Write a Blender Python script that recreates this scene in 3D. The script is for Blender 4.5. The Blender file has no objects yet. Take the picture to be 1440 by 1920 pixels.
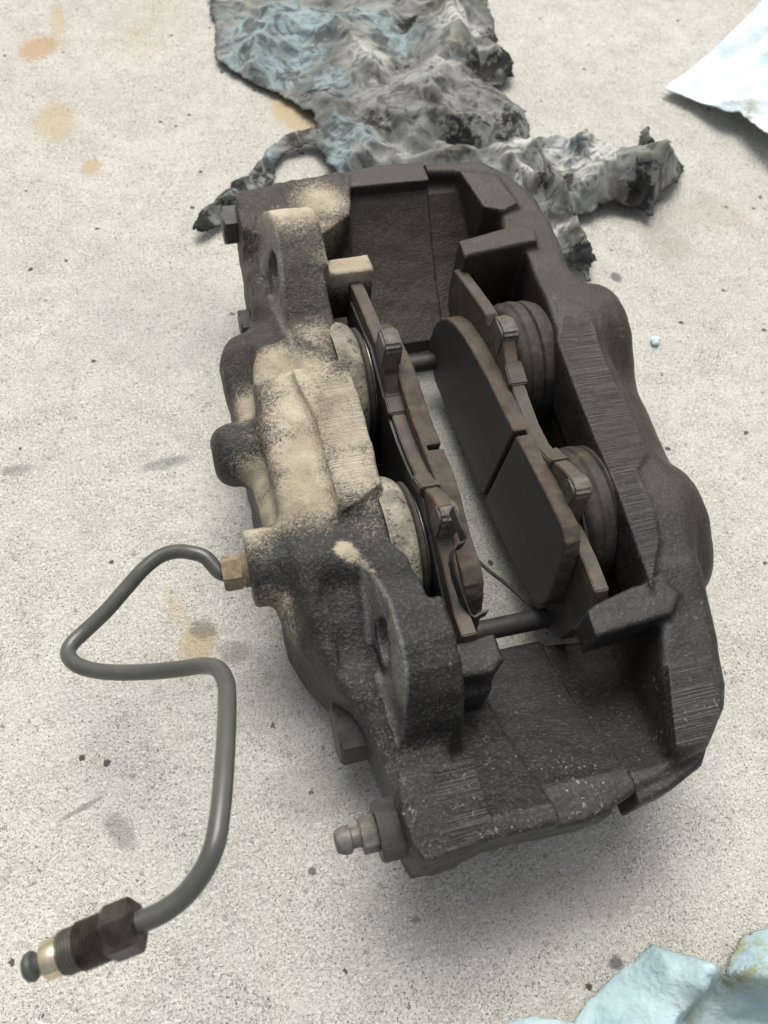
import bpy, bmesh, math, random
import numpy as np
from mathutils import Vector, Matrix, noise as mnoise
try:
    import openvdb as vdb
except ImportError:
    import pyopenvdb as vdb

S = 0.001                     # the model is written in millimetres
SC = bpy.context.scene
COL = SC.collection
random.seed(7)
RNG = np.random.default_rng(11)

# ------------------------------------------------------------------ camera
FPX, W, H = 1550.0, 1440.0, 1920.0
CAM_H = 300.0
ax_x = np.array([7600.0, -(7600 * 781 - 1550.0 ** 2) / 2669, 1550.0]); ax_x /= np.linalg.norm(ax_x)
ax_y = np.array([-781.0, -2669.0, 1550.0]); ax_y -= ax_x * (ax_x @ ax_y); ax_y /= np.linalg.norm(ax_y)
ax_z = np.cross(ax_x, ax_y)
ROT = np.stack([ax_x, ax_y, ax_z])            # camera (x right, y down, z ahead) -> world
cam_d = bpy.data.cameras.new('camera')
cam = bpy.data.objects.new('camera', cam_d); COL.objects.link(cam)
m = np.eye(4); m[:3, 0] = ROT[:, 0]; m[:3, 1] = -ROT[:, 1]; m[:3, 2] = -ROT[:, 2]; m[:3, 3] = (0, 0, CAM_H * S)
cam.matrix_world = Matrix(m.tolist())
cam_d.sensor_fit = 'VERTICAL'; cam_d.sensor_height = 36.0; cam_d.sensor_width = 27.0
cam_d.lens = FPX / H * 36.0
cam_d.clip_start = 0.005; cam_d.clip_end = 50.0
cam_d.dof.use_dof = True; cam_d.dof.focus_distance = 0.285; cam_d.dof.aperture_fstop = 18.0
SC.camera = cam

# ------------------------------------------------------------------ sky, sun, exposure
SUN_EL, SUN_AZ = 62.0, 8.0                  # azimuth: degrees from +Y towards +X
world = bpy.data.worlds.new("World"); SC.world = world; world.use_nodes = True
wn = world.node_tree
sky = wn.nodes.new('ShaderNodeTexSky'); sky.sky_type = 'NISHITA'; sky.sun_disc = False
sky.sun_elevation = math.radians(SUN_EL); sky.sun_rotation = math.radians(SUN_AZ)
sky.air_density = 1.0; sky.dust_density = 7.0; sky.ozone_density = 0.4
bg = wn.nodes['Background']; bg.inputs[1].default_value = 0.088
hs = wn.nodes.new('ShaderNodeHueSaturation'); hs.inputs['Saturation'].default_value = 0.30      # an overcast sky has little blue
wn.links.new(sky.outputs[0], hs.inputs['Color']); wn.links.new(hs.outputs[0], bg.inputs[0])
sun_d = bpy.data.lights.new('sun', 'SUN'); sun_d.energy = 1.35; sun_d.angle = math.radians(42); sun_d.color = (1.0, 0.965, 0.86)
sun = bpy.data.objects.new('sun', sun_d); COL.objects.link(sun)
e, a = math.radians(SUN_EL), math.radians(SUN_AZ)
sdir = Vector((math.sin(a) * math.cos(e), math.cos(a) * math.cos(e), math.sin(e)))
sun.rotation_euler = sdir.to_track_quat('Z', 'Y').to_euler(); sun.location = sdir * 3
SC.view_settings.view_transform = 'Standard'; SC.view_settings.look = 'None'
SC.view_settings.exposure = 0.66; SC.view_settings.gamma = 1.0

# ------------------------------------------------------------------ helpers
def at(px, py, z):
    """point of the plane at height z (mm) seen at a pixel of the 1440x1920 picture"""
    d = ROT @ np.array([px - W / 2, py - H / 2, FPX]); t = (z - CAM_H) / d[2]
    return np.array([d[0] * t, d[1] * t, z])
def plan(pts, z): return [tuple(at(x, y, z)[:2]) for x, y in pts]

def link(name, me, mat=None, parent=None, smooth=True):
    o = bpy.data.objects.new(name, me); COL.objects.link(o)
    if mat is not None: me.materials.append(mat)
    if parent is not None: o.parent = parent
    if smooth:
        me.polygons.foreach_set('use_smooth', np.ones(len(me.polygons), bool))
    return o
def mesh_np(name, v, q):
    me = bpy.data.meshes.new(name)
    me.from_pydata((np.asarray(v, float) * S).tolist(), [], np.asarray(q).tolist() if not isinstance(q, list) else q)
    me.update(); return me
def tag(o, label, cat, group=None):
    o['label'] = label; o['category'] = cat
    if group: o['group'] = group
def auto_smooth(o, deg=35):
    me = o.data; bm = bmesh.new(); bm.from_mesh(me)
    lim = math.radians(deg)
    for ed in bm.edges:
        if len(ed.link_faces) == 2 and ed.calc_face_angle(0) > lim: ed.smooth = False
    bm.to_mesh(me); bm.free()

# --- signed distance fields on a grid (mm)
class Field:
    def __init__(s, lo, hi, h):
        s.lo = np.array(lo, np.float32); s.h = h
        n = np.ceil((np.array(hi) - lo) / h).astype(int) + 1
        s.x = (lo[0] + h * np.arange(n[0])).astype(np.float32)
        s.y = (lo[1] + h * np.arange(n[1])).astype(np.float32)
        s.z = (lo[2] + h * np.arange(n[2])).astype(np.float32)
        s.X = s.x[:, None, None]; s.Y = s.y[None, :, None]; s.Z = s.z[None, None, :]
        s.d = np.full(tuple(n), 60.0, np.float32)
def poly_sd(U, V, pts):
    """signed distance to a polygon; U, V broadcastable arrays"""
    U, V = np.broadcast_arrays(U, V)
    d = np.full(U.shape, 1e9, np.float32); inside = np.zeros(U.shape, bool)
    n = len(pts)
    for i in range(n):
        ax, ay = pts[i]; bx, by = pts[(i + 1) % n]
        ex, ey = bx - ax, by - ay
        wx, wy = U - ax, V - ay
        t = np.clip((wx * ex + wy * ey) / (ex * ex + ey * ey + 1e-9), 0, 1)
        d = np.minimum(d, (wx - ex * t) ** 2 + (wy - ey * t) ** 2)
        c = ((ay > V) != (by > V)) & (U < (bx - ax) * (V - ay) / ((by - ay) if abs(by - ay) > 1e-9 else 1e-9) + ax)
        inside ^= c
    d = np.sqrt(d); return np.where(inside, -d, d).astype(np.float32)
def rnd2(a, b, r):
    a = a + r; b = b + r
    return np.sqrt(np.maximum(a, 0) ** 2 + np.maximum(b, 0) ** 2) + np.minimum(np.maximum(a, b), 0) - r
def prism_z(F, pts, z0, z1, r=1.0):
    d2 = poly_sd(F.x[:, None], F.y[None, :], pts)[:, :, None]
    return rnd2(d2, np.abs(F.Z - (z0 + z1) / 2) - (z1 - z0) / 2, r)
def prism_x(F, pts, x0, x1, r=1.0):
    d2 = poly_sd(F.y[:, None], F.z[None, :], pts)[None]
    return rnd2(d2, np.abs(F.X - (x0 + x1) / 2) - (x1 - x0) / 2, r)
def cyl_x(F, y, z, R, x0, x1, r=1.0):
    d2 = (np.sqrt((F.y[:, None] - y) ** 2 + (F.z[None, :] - z) ** 2) - R)[None]
    return rnd2(d2, np.abs(F.X - (x0 + x1) / 2) - (x1 - x0) / 2, r)
def box(F, lo, hi, r=1.0):
    q = [np.abs(G - (lo[i] + hi[i]) / 2) - (hi[i] - lo[i]) / 2 + r for i, G in enumerate((F.X, F.Y, F.Z))]
    return np.sqrt(sum(np.maximum(k, 0) ** 2 for k in q)) + np.minimum(np.maximum(np.maximum(q[0], q[1]), q[2]), 0) - r
def ball(F, c, R): return np.sqrt((F.X - c[0]) ** 2 + (F.Y - c[1]) ** 2 + (F.Z - c[2]) ** 2) - R
def capsule(F, a, b, R0, R1=None):
    R1 = R0 if R1 is None else R1
    a = np.array(a, np.float32); b = np.array(b, np.float32); e = b - a
    w = (F.X - a[0]), (F.Y - a[1]), (F.Z - a[2])
    t = np.clip((w[0] * e[0] + w[1] * e[1] + w[2] * e[2]) / (e @ e), 0, 1)
    return np.sqrt((w[0] - e[0] * t) ** 2 + (w[1] - e[1] * t) ** 2 + (w[2] - e[2] * t) ** 2) - (R0 + (R1 - R0) * t)
def smin(a, b, k):
    h = np.maximum(k - np.abs(a - b), 0) / k
    return np.minimum(a, b) - h * h * k * 0.25
def smax(a, b, k): return -smin(-a, -b, k)
def lump(F, amp, scale, seed, n=10):
    """soft random unevenness of a casting"""
    r = np.random.default_rng(seed); out = 0
    for i in range(n):
        v = r.normal(size=3); v /= np.linalg.norm(v); k = 2 * np.pi / (scale * r.uniform(0.6, 1.8))
        out = out + np.sin(k * (v[0] * F.X + v[1] * F.Y + v[2] * F.Z) + r.uniform(0, 6.28)).astype(np.float32)
    return out * (amp / math.sqrt(n)) * (np.clip((90 - F.X) / 30, .4, 1.0) if amp < .23 and scale > 4 else 1.0)
def to_mesh(F, d, name):
    g = vdb.FloatGrid(); g.background = 3.0
    g.copyFromArray(np.ascontiguousarray(np.clip(d, -3, 3)))
    pts, tris, quads = None, None, None
    res = g.convertToPolygons(isovalue=0.0, adaptivity=0.0)
    pts, tris, quads = res
    pts = np.array(pts) * F.h + F.lo
    quads = np.array(quads)[:, ::-1]
    me = bpy.data.meshes.new(name)
    nv, nq = len(pts), len(quads)
    me.vertices.add(nv); me.vertices.foreach_set('co', (pts * S).astype(np.float32).ravel())
    me.loops.add(nq * 4); me.loops.foreach_set('vertex_index', quads.astype(np.int32).ravel())
    me.polygons.add(nq); me.polygons.foreach_set('loop_start', (np.arange(nq) * 4).astype(np.int32))
    me.update(calc_edges=True); me.validate()
    return me, pts
# ------------------------------------------------------------------ materials
M = {}
class NT:
    def __init__(s, name):
        s.m = bpy.data.materials.new(name); s.m.use_nodes = True; s.t = s.m.node_tree
        s.b = s.t.nodes['Principled BSDF']; M[name] = s.m
        s.co = s.t.nodes.new('ShaderNodeNewGeometry').outputs['Position']
    def n(s, typ, **kw):
        o = s.t.nodes.new(typ)
        for k, v in kw.items():
            if k.startswith('i_'): o.inputs[k[2:].replace('_', ' ')].default_value = v
            else: setattr(o, k, v)
        return o
    def l(s, a, b): s.t.links.new(a, b); return b
    def put(s, sock, v):
        if hasattr(v, 'is_output'): s.l(v, sock)
        elif isinstance(v, (tuple, list)) and len(v) == 3 and sock.type == 'RGBA': sock.default_value = (*v, 1)
        else: sock.default_value = v
    def math(s, op, a, b=0.0, c=0.0, clamp=False):
        o = s.n('ShaderNodeMath', operation=op, use_clamp=clamp)
        for i, v in enumerate((a, b, c)): s.put(o.inputs[i], v)
        return o.outputs[0]
    def scale(s, v):
        o = s.n('ShaderNodeVectorMath', operation='MULTIPLY'); s.l(s.co, o.inputs[0]); o.inputs[1].default_value = v; return o.outputs[0]
    def noise(s, sc, det=4, rough=0.55, vec=None, dist=0.0):
        o = s.n('ShaderNodeTexNoise'); o.inputs['Scale'].default_value = sc; o.inputs['Detail'].default_value = det
        o.inputs['Roughness'].default_value = rough; o.inputs['Distortion'].default_value = dist
        s.l(vec or s.co, o.inputs['Vector']); return o.outputs['Fac']
    def voro(s, sc, feat='F1', vec=None, out='Distance', rnd=1.0):
        o = s.n('ShaderNodeTexVoronoi', feature=feat); o.inputs['Scale'].default_value = sc; o.inputs['Randomness'].default_value = rnd
        s.l(vec or s.co, o.inputs['Vector']); return o.outputs[out]
    def ramp(s, f, lo, hi, a=0.0, b=1.0):
        o = s.n('ShaderNodeMapRange', interpolation_type='SMOOTHSTEP'); s.put(o.inputs[0], f)
        for i, v in enumerate((lo, hi, a, b)): o.inputs[i + 1].default_value = v
        return o.outputs[0]
    def mix(s, f, a, b, mode='MIX'):
        o = s.n('ShaderNodeMix', data_type='RGBA', blend_type=mode); s.put(o.inputs[0], f); s.put(o.inputs[6], a); s.put(o.inputs[7], b); return o.outputs[2]
    def attr(s, name): return s.n('ShaderNodeAttribute', attribute_name=name).outputs['Fac']
    def xyz(s):
        o = s.n('ShaderNodeSeparateXYZ'); s.l(s.co, o.inputs[0]); return o.outputs
    def bump(s, h, strength, dist, prev=None):
        o = s.n('ShaderNodeBump'); o.inputs['Strength'].default_value = strength; o.inputs['Distance'].default_value = dist
        s.put(o.inputs['Height'], h)
        if prev is not None: s.l(prev, o.inputs['Normal'])
        return o.outputs[0]
    def done(s, col, rough, nrm=None, metal=0.0, spec=None):
        s.put(s.b.inputs['Base Color'], col); s.put(s.b.inputs['Roughness'], rough); s.put(s.b.inputs['Metallic'], metal)
        if spec is not None: s.b.inputs['Specular IOR Level'].default_value = spec
        if nrm is not None: s.l(nrm, s.b.inputs['Normal'])
        return s.m
    def blob(s, c, r, ang=0.0, soft=0.5, warp=None):
        """soft-edged patch on the ground: centre and radii in mm"""
        v = s.n('ShaderNodeMapping', vector_type='TEXTURE'); v.inputs['Location'].default_value = (c[0] * S, c[1] * S, 0)
        v.inputs['Rotation'].default_value = (0, 0, ang); v.inputs['Scale'].default_value = (r[0] * S, r[1] * S, 1)
        s.l(s.co, v.inputs[0])
        k = s.n('ShaderNodeVectorMath', operation='LENGTH'); s.l(v.outputs[0], k.inputs[0])
        f = k.outputs['Value']
        if warp is not None: f = s.math('ADD', f, warp)
        return s.ramp(f, 1.0 - soft * .5, 1.0 + soft * .5, 1.0, 0.0)

# cast iron: dark skin, brake dust, dried road dust, machined faces
k = NT('iron'); x, y, z = k.xyz()
grain = k.noise(900, 5, .65); med = k.noise(160, 5, .6); big = k.noise(38, 4, .55)
brown = k.ramp(k.math('ADD', k.math('MULTIPLY', k.math('SUBTRACT', y, .115), 7.0), k.math('ADD', k.math('MULTIPLY', k.math('SUBTRACT', x, .10), 4.5), k.math('SUBTRACT', big, .5))), -0.15, 0.75)
medc = k.ramp(k.math('ADD', k.math('MULTIPLY', med, k.ramp(x, .085, .055, .45, 1.0)), k.ramp(x, .085, .055, .28, 0.0)), .3, .75)
c1 = k.mix(medc, (.0130, .0123, .0118), (.029, .0273, .0257))
c2 = k.mix(medc, (.024, .0172, .0122), (.046, .0345, .0255))
base = k.mix(brown, c1, c2)
base = k.mix(k.math('MULTIPLY', k.ramp(grain, .50, .66, 0, .5), k.ramp(x, .10, .05, .6, 1.0)), base, (.105, .098, .092)); base = k.mix(k.ramp(grain, .46, .34, 0, .55), base, (.010, .010, .010))
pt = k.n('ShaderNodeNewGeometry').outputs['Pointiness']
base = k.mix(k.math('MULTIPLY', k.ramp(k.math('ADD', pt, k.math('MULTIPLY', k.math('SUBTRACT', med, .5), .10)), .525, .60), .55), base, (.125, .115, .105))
dust = k.attr('dust')
dn = k.math('ADD', k.math('ADD', k.math('MULTIPLY', k.noise(700, 5, .75), 1.0), k.math('MULTIPLY', k.noise(1500, 4, .8), 1.35)), k.math('MULTIPLY', k.noise(120, 5, .65), .5))
dm = k.ramp(k.math('ADD', dust, k.math('MULTIPLY', k.math('SUBTRACT', dn, 1.42), 1.0)), .28, .86)
dcol = k.mix(k.ramp(k.noise(70, 4), .35, .7), (.40, .345, .258), (.57, .505, .395))
dcol = k.mix(k.ramp(k.noise(52, 5, .65), .50, .68, 0, .6), dcol, (.235, .192, .14))
base = k.mix(k.math('MULTIPLY', dm, .90), base, dcol)
fleck = k.ramp(k.math('ADD', k.noise(640, 4, .7), k.math('MULTIPLY', k.noise(60, 3), .35)), .80, .90)
low = k.ramp(y, .115, .045)
base = k.mix(k.math('MULTIPLY', k.math('MULTIPLY', fleck, low), .7), base, (.33, .32, .31))
chip = k.ramp(k.voro(330), .10, .05)
base = k.mix(k.math('MULTIPLY', chip, .35), base, (.26, .24, .22))
mach = k.attr('machined')
stv = k.scale((28, 1900, 28)); st = k.noise(1.0, 3, .55, stv, .08)
base = k.mix(k.math('MULTIPLY', mach, k.ramp(st, .48, .60, 0, .8)), base, k.mix(.24, base, (.26, .24, .22)))
bare = k.attr('bare'); base = k.mix(k.math('MINIMUM', k.math('MULTIPLY', bare, .8), 1.0), base, k.mix(k.ramp(grain, .35, .65), (.14, .132, .12), (.27, .255, .235)))
rgh = k.ramp(x, .085, .055, .55, 1.0)
nb = k.bump(big, .10, .002); nb = k.bump(k.math('MULTIPLY', med, rgh), .5, .0011, nb); nb = k.bump(k.math('MULTIPLY', grain, rgh), .9, .0007, nb)
nb = k.bump(k.math('MULTIPLY', st, mach), .8, .0010, nb)
k.done(base, k.mix(k.ramp(bare, .8, 1.3), k.mix(dm, (.50, .50, .50), (.95, .95, .95)), (.3, .3, .3)), nb, k.ramp(bare, .8, 1.3, 0, .8), .40)

def plain(name, ca, cb, rough, sc=140, bs=.35, bd=.0006, metal=0.0, spec=.4, fl=None, vec=None, ft=(.60, .72, 330)):
    k = NT(name); v = k.scale(vec) if vec else None
    n = k.noise(sc if not vec else 1.0, 5, .6, v); g = k.noise(900, 4, .65)
    c = k.mix(k.ramp(n, .3, .72), ca, cb)
    if fl is not None: c = k.mix(k.ramp(k.noise(ft[2], 5, .7), ft[0], ft[1], 0, .85), c, fl)
    nb = k.bump(n, bs, bd); nb = k.bump(g, bs, bd * .4, nb)
    return k.done(c, rough, nb, metal, spec)
plain('friction_side', (.052, .040, .030), (.092, .072, .054), .8, 160, .5, .001, fl=(.13, .11, .09))
plain('plate', (.050, .040, .031), (.098, .077, .058), .6, 90, .3, .0006, fl=(.115, .08, .052), ft=(.55, .70, 75))
plain('ear', (.060, .052, .045), (.125, .108, .09), .55, 200, .6, .0009, fl=(.20, .18, .155), ft=(.55, .68, 400))
plain('plate_dark', (.028, .027, .026), (.055, .050, .045), .55, 110, .3, .0006, fl=(.12, .105, .09))
plain('boot', (.026, .022, .019), (.055, .046, .038), .7, 120, .5, .0009, fl=(.080, .066, .052), ft=(.50, .68, 260))
plain('boot_dusty', (.17, .152, .125), (.37, .33, .265), .9, 130, .8, .0016, fl=(.040, .037, .034), ft=(.55, .64, 320))
plain('piston_steel', (.18, .18, .18), (.36, .36, .35), .35, 300, .15, .0003, metal=.7, fl=(.08, .075, .07))
plain('bolt', (.032, .0305, .029), (.066, .062, .056), .5, 150, .3, .0005, fl=(.10, .09, .077))
plain('rust_nut', (.14, .105, .066), (.29, .23, .15), .7, 260, .6, .0007, fl=(.42, .32, .20))
plain('bleed', (.085, .079, .070), (.175, .16, .14), .45, 260, .35, .0005, fl=(.08, .07, .06))
plain('pipe_paint', (.062, .063, .057), (.092, .092, .084), .27, 60, .10, .0003, spec=.5)
plain('nut_brown', (.022, .0155, .0125), (.062, .045, .036), .36, 260, .5, .0007, metal=.3, spec=.6)
plain('nut_green', (.060, .058, .048), (.12, .112, .088), .4, 160, .4, .0005, metal=.3)
plain('brass', (.55, .46, .30), (.78, .70, .52), .2, 200, .15, .0003, metal=.9)
plain('tip_dark', (.045, .050, .048), (.08, .085, .08), .45, 200)
plain('shim', (.016, .017, .0175), (.035, .034, .032), .45, 70, .2, .0006, spec=.5, fl=(.10, .075, .055))
plain('wire', (.03, .03, .03), (.06, .055, .05), .5, 200)

k = NT('friction'); v = k.scale((700, 9, 700))
n = k.noise(1.0, 4, .6, v); g = k.noise(700, 4, .6)
c = k.mix(k.ramp(n, .3, .75), (.043, .0425, .040), (.068, .066, .061))
c = k.mix(k.ramp(k.noise(45, 4), .4, .75, 0, .35), c, (.060, .054, .048))
nb = k.bump(n, .18, .0003); nb = k.bump(g, .2, .0002, nb)
k.done(c, .55, nb, 0, .4)

# concrete
k = NT('concrete'); x, y, z = k.xyz()
wide = k.noise(9, 4, .55); mid = k.noise(70, 5, .62); fine = k.noise(800, 4, .66); vf = k.noise(1700, 3, .6)
base = k.mix(k.ramp(wide, .3, .7), (.59, .573, .526), (.68, .662, .612))
base = k.mix(k.ramp(mid, .38, .66, 0, .5), base, (.52, .50, .445))
base = k.mix(k.ramp(fine, .48, .64, 0, .9), base, (.78, .765, .71))
base = k.mix(k.ramp(k.math('ADD', k.noise(1050, 4, .7), k.math('MULTIPLY', k.math('SUBTRACT', k.noise(28, 4, .6), .5), .20)), .53, .63, 0, .75), base, (.27, .26, .23))
base = k.mix(k.ramp(k.noise(520, 4, .65), .57, .68, 0, .5), base, (.33, .315, .28))
wv = k.n('ShaderNodeMix', data_type='VECTOR'); wv.inputs[0].default_value = .0016
nv = k.n('ShaderNodeTexNoise'); nv.inputs['Scale'].default_value = 500; k.l(k.co, nv.inputs['Vector'])
k.l(k.co, wv.inputs[4]); k.l(nv.outputs['Color'], wv.inputs[5]); WV = wv.outputs[1]
agg = k.ramp(k.noise(240, 3, .55), .56, .66, 0, .42); base = k.mix(agg, base, (.40, .385, .345)); base = k.mix(k.ramp(k.noise(300, 3, .55), .58, .68, 0, .5), base, (.74, .725, .68))
cellc = k.voro(330, out='Color', vec=WV); celld = k.voro(330, vec=WV)
sep = k.n('ShaderNodeSeparateColor'); k.l(cellc, sep.inputs[0])
grit = k.math('MULTIPLY', k.ramp(celld, .38, .24), k.ramp(sep.outputs[0], .80, .84))
base = k.mix(k.math('MULTIPLY', k.math('MULTIPLY', grit, k.ramp(fine, .42, .55)), .6), base, (.15, .14, .125))
lite = k.math('MULTIPLY', k.ramp(celld, .42, .28), k.ramp(sep.outputs[1], .78, .82))
base = k.mix(k.math('MULTIPLY', lite, .4), base, (.78, .755, .71))
cell2 = k.n('ShaderNodeTexVoronoi'); cell2.inputs['Scale'].default_value = 120; k.l(WV, cell2.inputs['Vector'])
sep2 = k.n('ShaderNodeSeparateColor'); k.l(cell2.outputs['Color'], sep2.inputs[0])
pit = k.math('MULTIPLY', k.ramp(k.math('ADD', cell2.outputs['Distance'], k.math('MULTIPLY', k.math('SUBTRACT', fine, .5), .30)), .17, .12), k.ramp(sep2.outputs[0], .90, .91))
crumb = k.ramp(k.math('ADD', k.noise(900, 3, .6), k.math('MULTIPLY', k.noise(45, 3, .6), .22)), .735, .765)
crumb2 = k.ramp(k.math('ADD', k.noise(1500, 2, .5), k.math('MULTIPLY', k.noise(70, 3, .6), .2)), .690, .735)
base = k.mix(k.math('MULTIPLY', crumb2, .6), base, (.20, .185, .165)); base = k.mix(k.math('MULTIPLY', crumb, .85), base, (.10, .094, .085))
base = k.mix(k.math('MULTIPLY', pit, .9), base, (.05, .047, .044))
w = k.math('ADD', k.math('MULTIPLY', k.math('SUBTRACT', k.noise(60, 4, .65), .5), 1.6), k.math('MULTIPLY', k.math('SUBTRACT', k.noise(420, 5, .75), .5), 1.7))
def g0(px, py): return at(px, py, 0)[:2]
def spot(px, py, rpx, rpy, col, f, ang=0, soft=.7):
    global base
    c0 = g0(px, py); sx = np.linalg.norm(g0(px + rpx, py) - c0); sy = np.linalg.norm(g0(px, py + rpy) - c0)
    base = k.mix(k.math('MULTIPLY', k.blob(c0, (sx, sy), ang, soft, w), f), base, col)
OR = (.50, .335, .19); YE = (.52, .40, .22); BK = (.13, .128, .125)
for q in [(72, 88, 36, 24, OR, .75, -.4), (105, 228, 36, 34, YE, .55), (172, 315, 18, 14, YE, .75, -.5), (108, 38, 14, 30, YE, .5), (285, 30, 70, 40, YE, .18), (250, 85, 60, 30, YE, .2),
          (545, 205, 40, 40, YE, .8), (368, 1205, 34, 34, YE, .6), (330, 1140, 14, 40, YE, .3, .3), (378, 1180, 22, 18, BK, .55), (440, 1222, 30, 22, BK, .45),
          (310, 868, 50, 10, BK, .45, .1), (30, 880, 26, 9, BK, .45), (1155, 1806, 15, 16, BK, .85), (1250, 455, 40, 40, (.34, .29, .24), .35),
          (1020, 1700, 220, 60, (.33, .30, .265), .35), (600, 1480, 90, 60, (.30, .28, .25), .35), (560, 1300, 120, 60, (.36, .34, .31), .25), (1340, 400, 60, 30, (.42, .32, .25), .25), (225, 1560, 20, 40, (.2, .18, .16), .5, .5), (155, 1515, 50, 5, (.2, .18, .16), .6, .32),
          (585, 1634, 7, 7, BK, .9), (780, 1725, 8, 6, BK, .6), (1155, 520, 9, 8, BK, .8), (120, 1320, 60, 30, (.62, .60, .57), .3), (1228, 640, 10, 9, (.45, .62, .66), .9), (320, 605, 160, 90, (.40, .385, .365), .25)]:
    spot(*q)
nb = k.bump(mid, .3, .003); nb = k.bump(fine, .8, .0016, nb); nb = k.bump(vf, .5, .0008, nb); nb = k.bump(k.math('ADD', pit, crumb), -.7, .0015, nb)
k.done(base, .92, nb, 0, .25)

# paper towels
for nm, ca, cb, cc in (('towel', (.62, .74, .78), (.80, .86, .88), (.48, .62, .76)), ('towel_blue', (.36, .50, .54), (.56, .69, .71), (.34, .46, .60))):
    k = NT(nm); n = k.noise(40, 4, .6); f = k.noise(900, 4, .7); q = k.voro(520)
    c = k.mix(k.ramp(n, .35, .7), ca, cb)
    c = k.mix(k.ramp(k.noise(24, 3), .55, .72, 0, .6), c, cc)
    c = k.mix(k.math('MULTIPLY', k.attr('light'), k.ramp(k.noise(120, 5, .7), .40, .62)), c, (.33, .34, .17))
    c = k.mix(k.math('MULTIPLY', k.attr('black'), k.ramp(k.noise(120, 5, .7), .40, .62)), c, (.12, .13, .11))
    nb = k.bump(f, .6, .0008); nb = k.bump(q, .4, .0008, nb)
    k.done(c, .95, nb, 0, .15)
k = NT('rag'); n = k.noise(34, 5, .62, None, .6); f = k.noise(800, 5, .75); m2 = k.noise(75, 6, .68, None, 1.0); m3 = k.noise(170, 6, .75, None, .6)
P_ = lambda nm, nz, f: k.math('MULTIPLY', k.ramp(k.math('ADD', k.attr(nm), k.math('MULTIPLY', k.math('SUBTRACT', nz, .5), 2.6)), .34, .62), f)
c = k.mix(k.ramp(n, .34, .66), (.165, .175, .163), (.30, .31, .285))
c = k.mix(P_('light', m2, .9), c, (.60, .61, .57))
c = k.mix(P_('blue', m2, .85), c, (.28, .37, .40))
c = k.mix(k.ramp(k.noise(20, 3), .57, .70, 0, .5), c, (.26, .27, .20))
c = k.mix(k.ramp(m2, .45, .60, 0, .8), c, (.075, .069, .058))
c = k.mix(k.ramp(k.noise(95, 6, .72, k.scale((1, 3.2, 1)), .5), .55, .68, 0, .7), c, (.034, .033, .030))
c = k.mix(P_('black', m3, .88), c, (.014, .014, .0135))
c = k.mix(k.math('MULTIPLY', k.attr('grime'), k.ramp(m2, .2, .6, .4, 1.0)), c, (.026, .026, .024))
nb = k.bump(f, .55, .0007); nb = k.bump(m3, .2, .0012, nb)
k.done(c, .95, nb, 0, .15)
VOX = 0.65
# ------------------------------------------------------------------ the two castings
YC = 170.0
def arc(y, R, z0): return z0 + R - math.sqrt(R * R - (y - YC) ** 2)
def inner(y): return arc(y, 190.0, 4.0)         # the face that swept round the disc
def outer(y): return arc(y, 275.0, -1.0)
def seam(y): return 112.8 + (y - 170.0) * 0.045  # seam between the halves
END_PLAN = plan([(437, 372), (500, 357), (600, 335), (700, 312), (800, 303), (900, 304)], 60) + [(150, 250), (150, 60)] + \
           plan([(1250, 1450), (1110, 1535), (1000, 1558), (900, 1583), (830, 1607), (796, 1620), (770, 1580), (745, 1520)], 60)
def bridge_profile(ylo, yhi, off, cap):
    ys = np.linspace(ylo, yhi, 30)
    top = [(y, min(inner(y) + off, cap)) for y in ys]
    bot = [(y, max(0.3, outer(y))) for y in ys[::-1]]
    return top + bot

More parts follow.
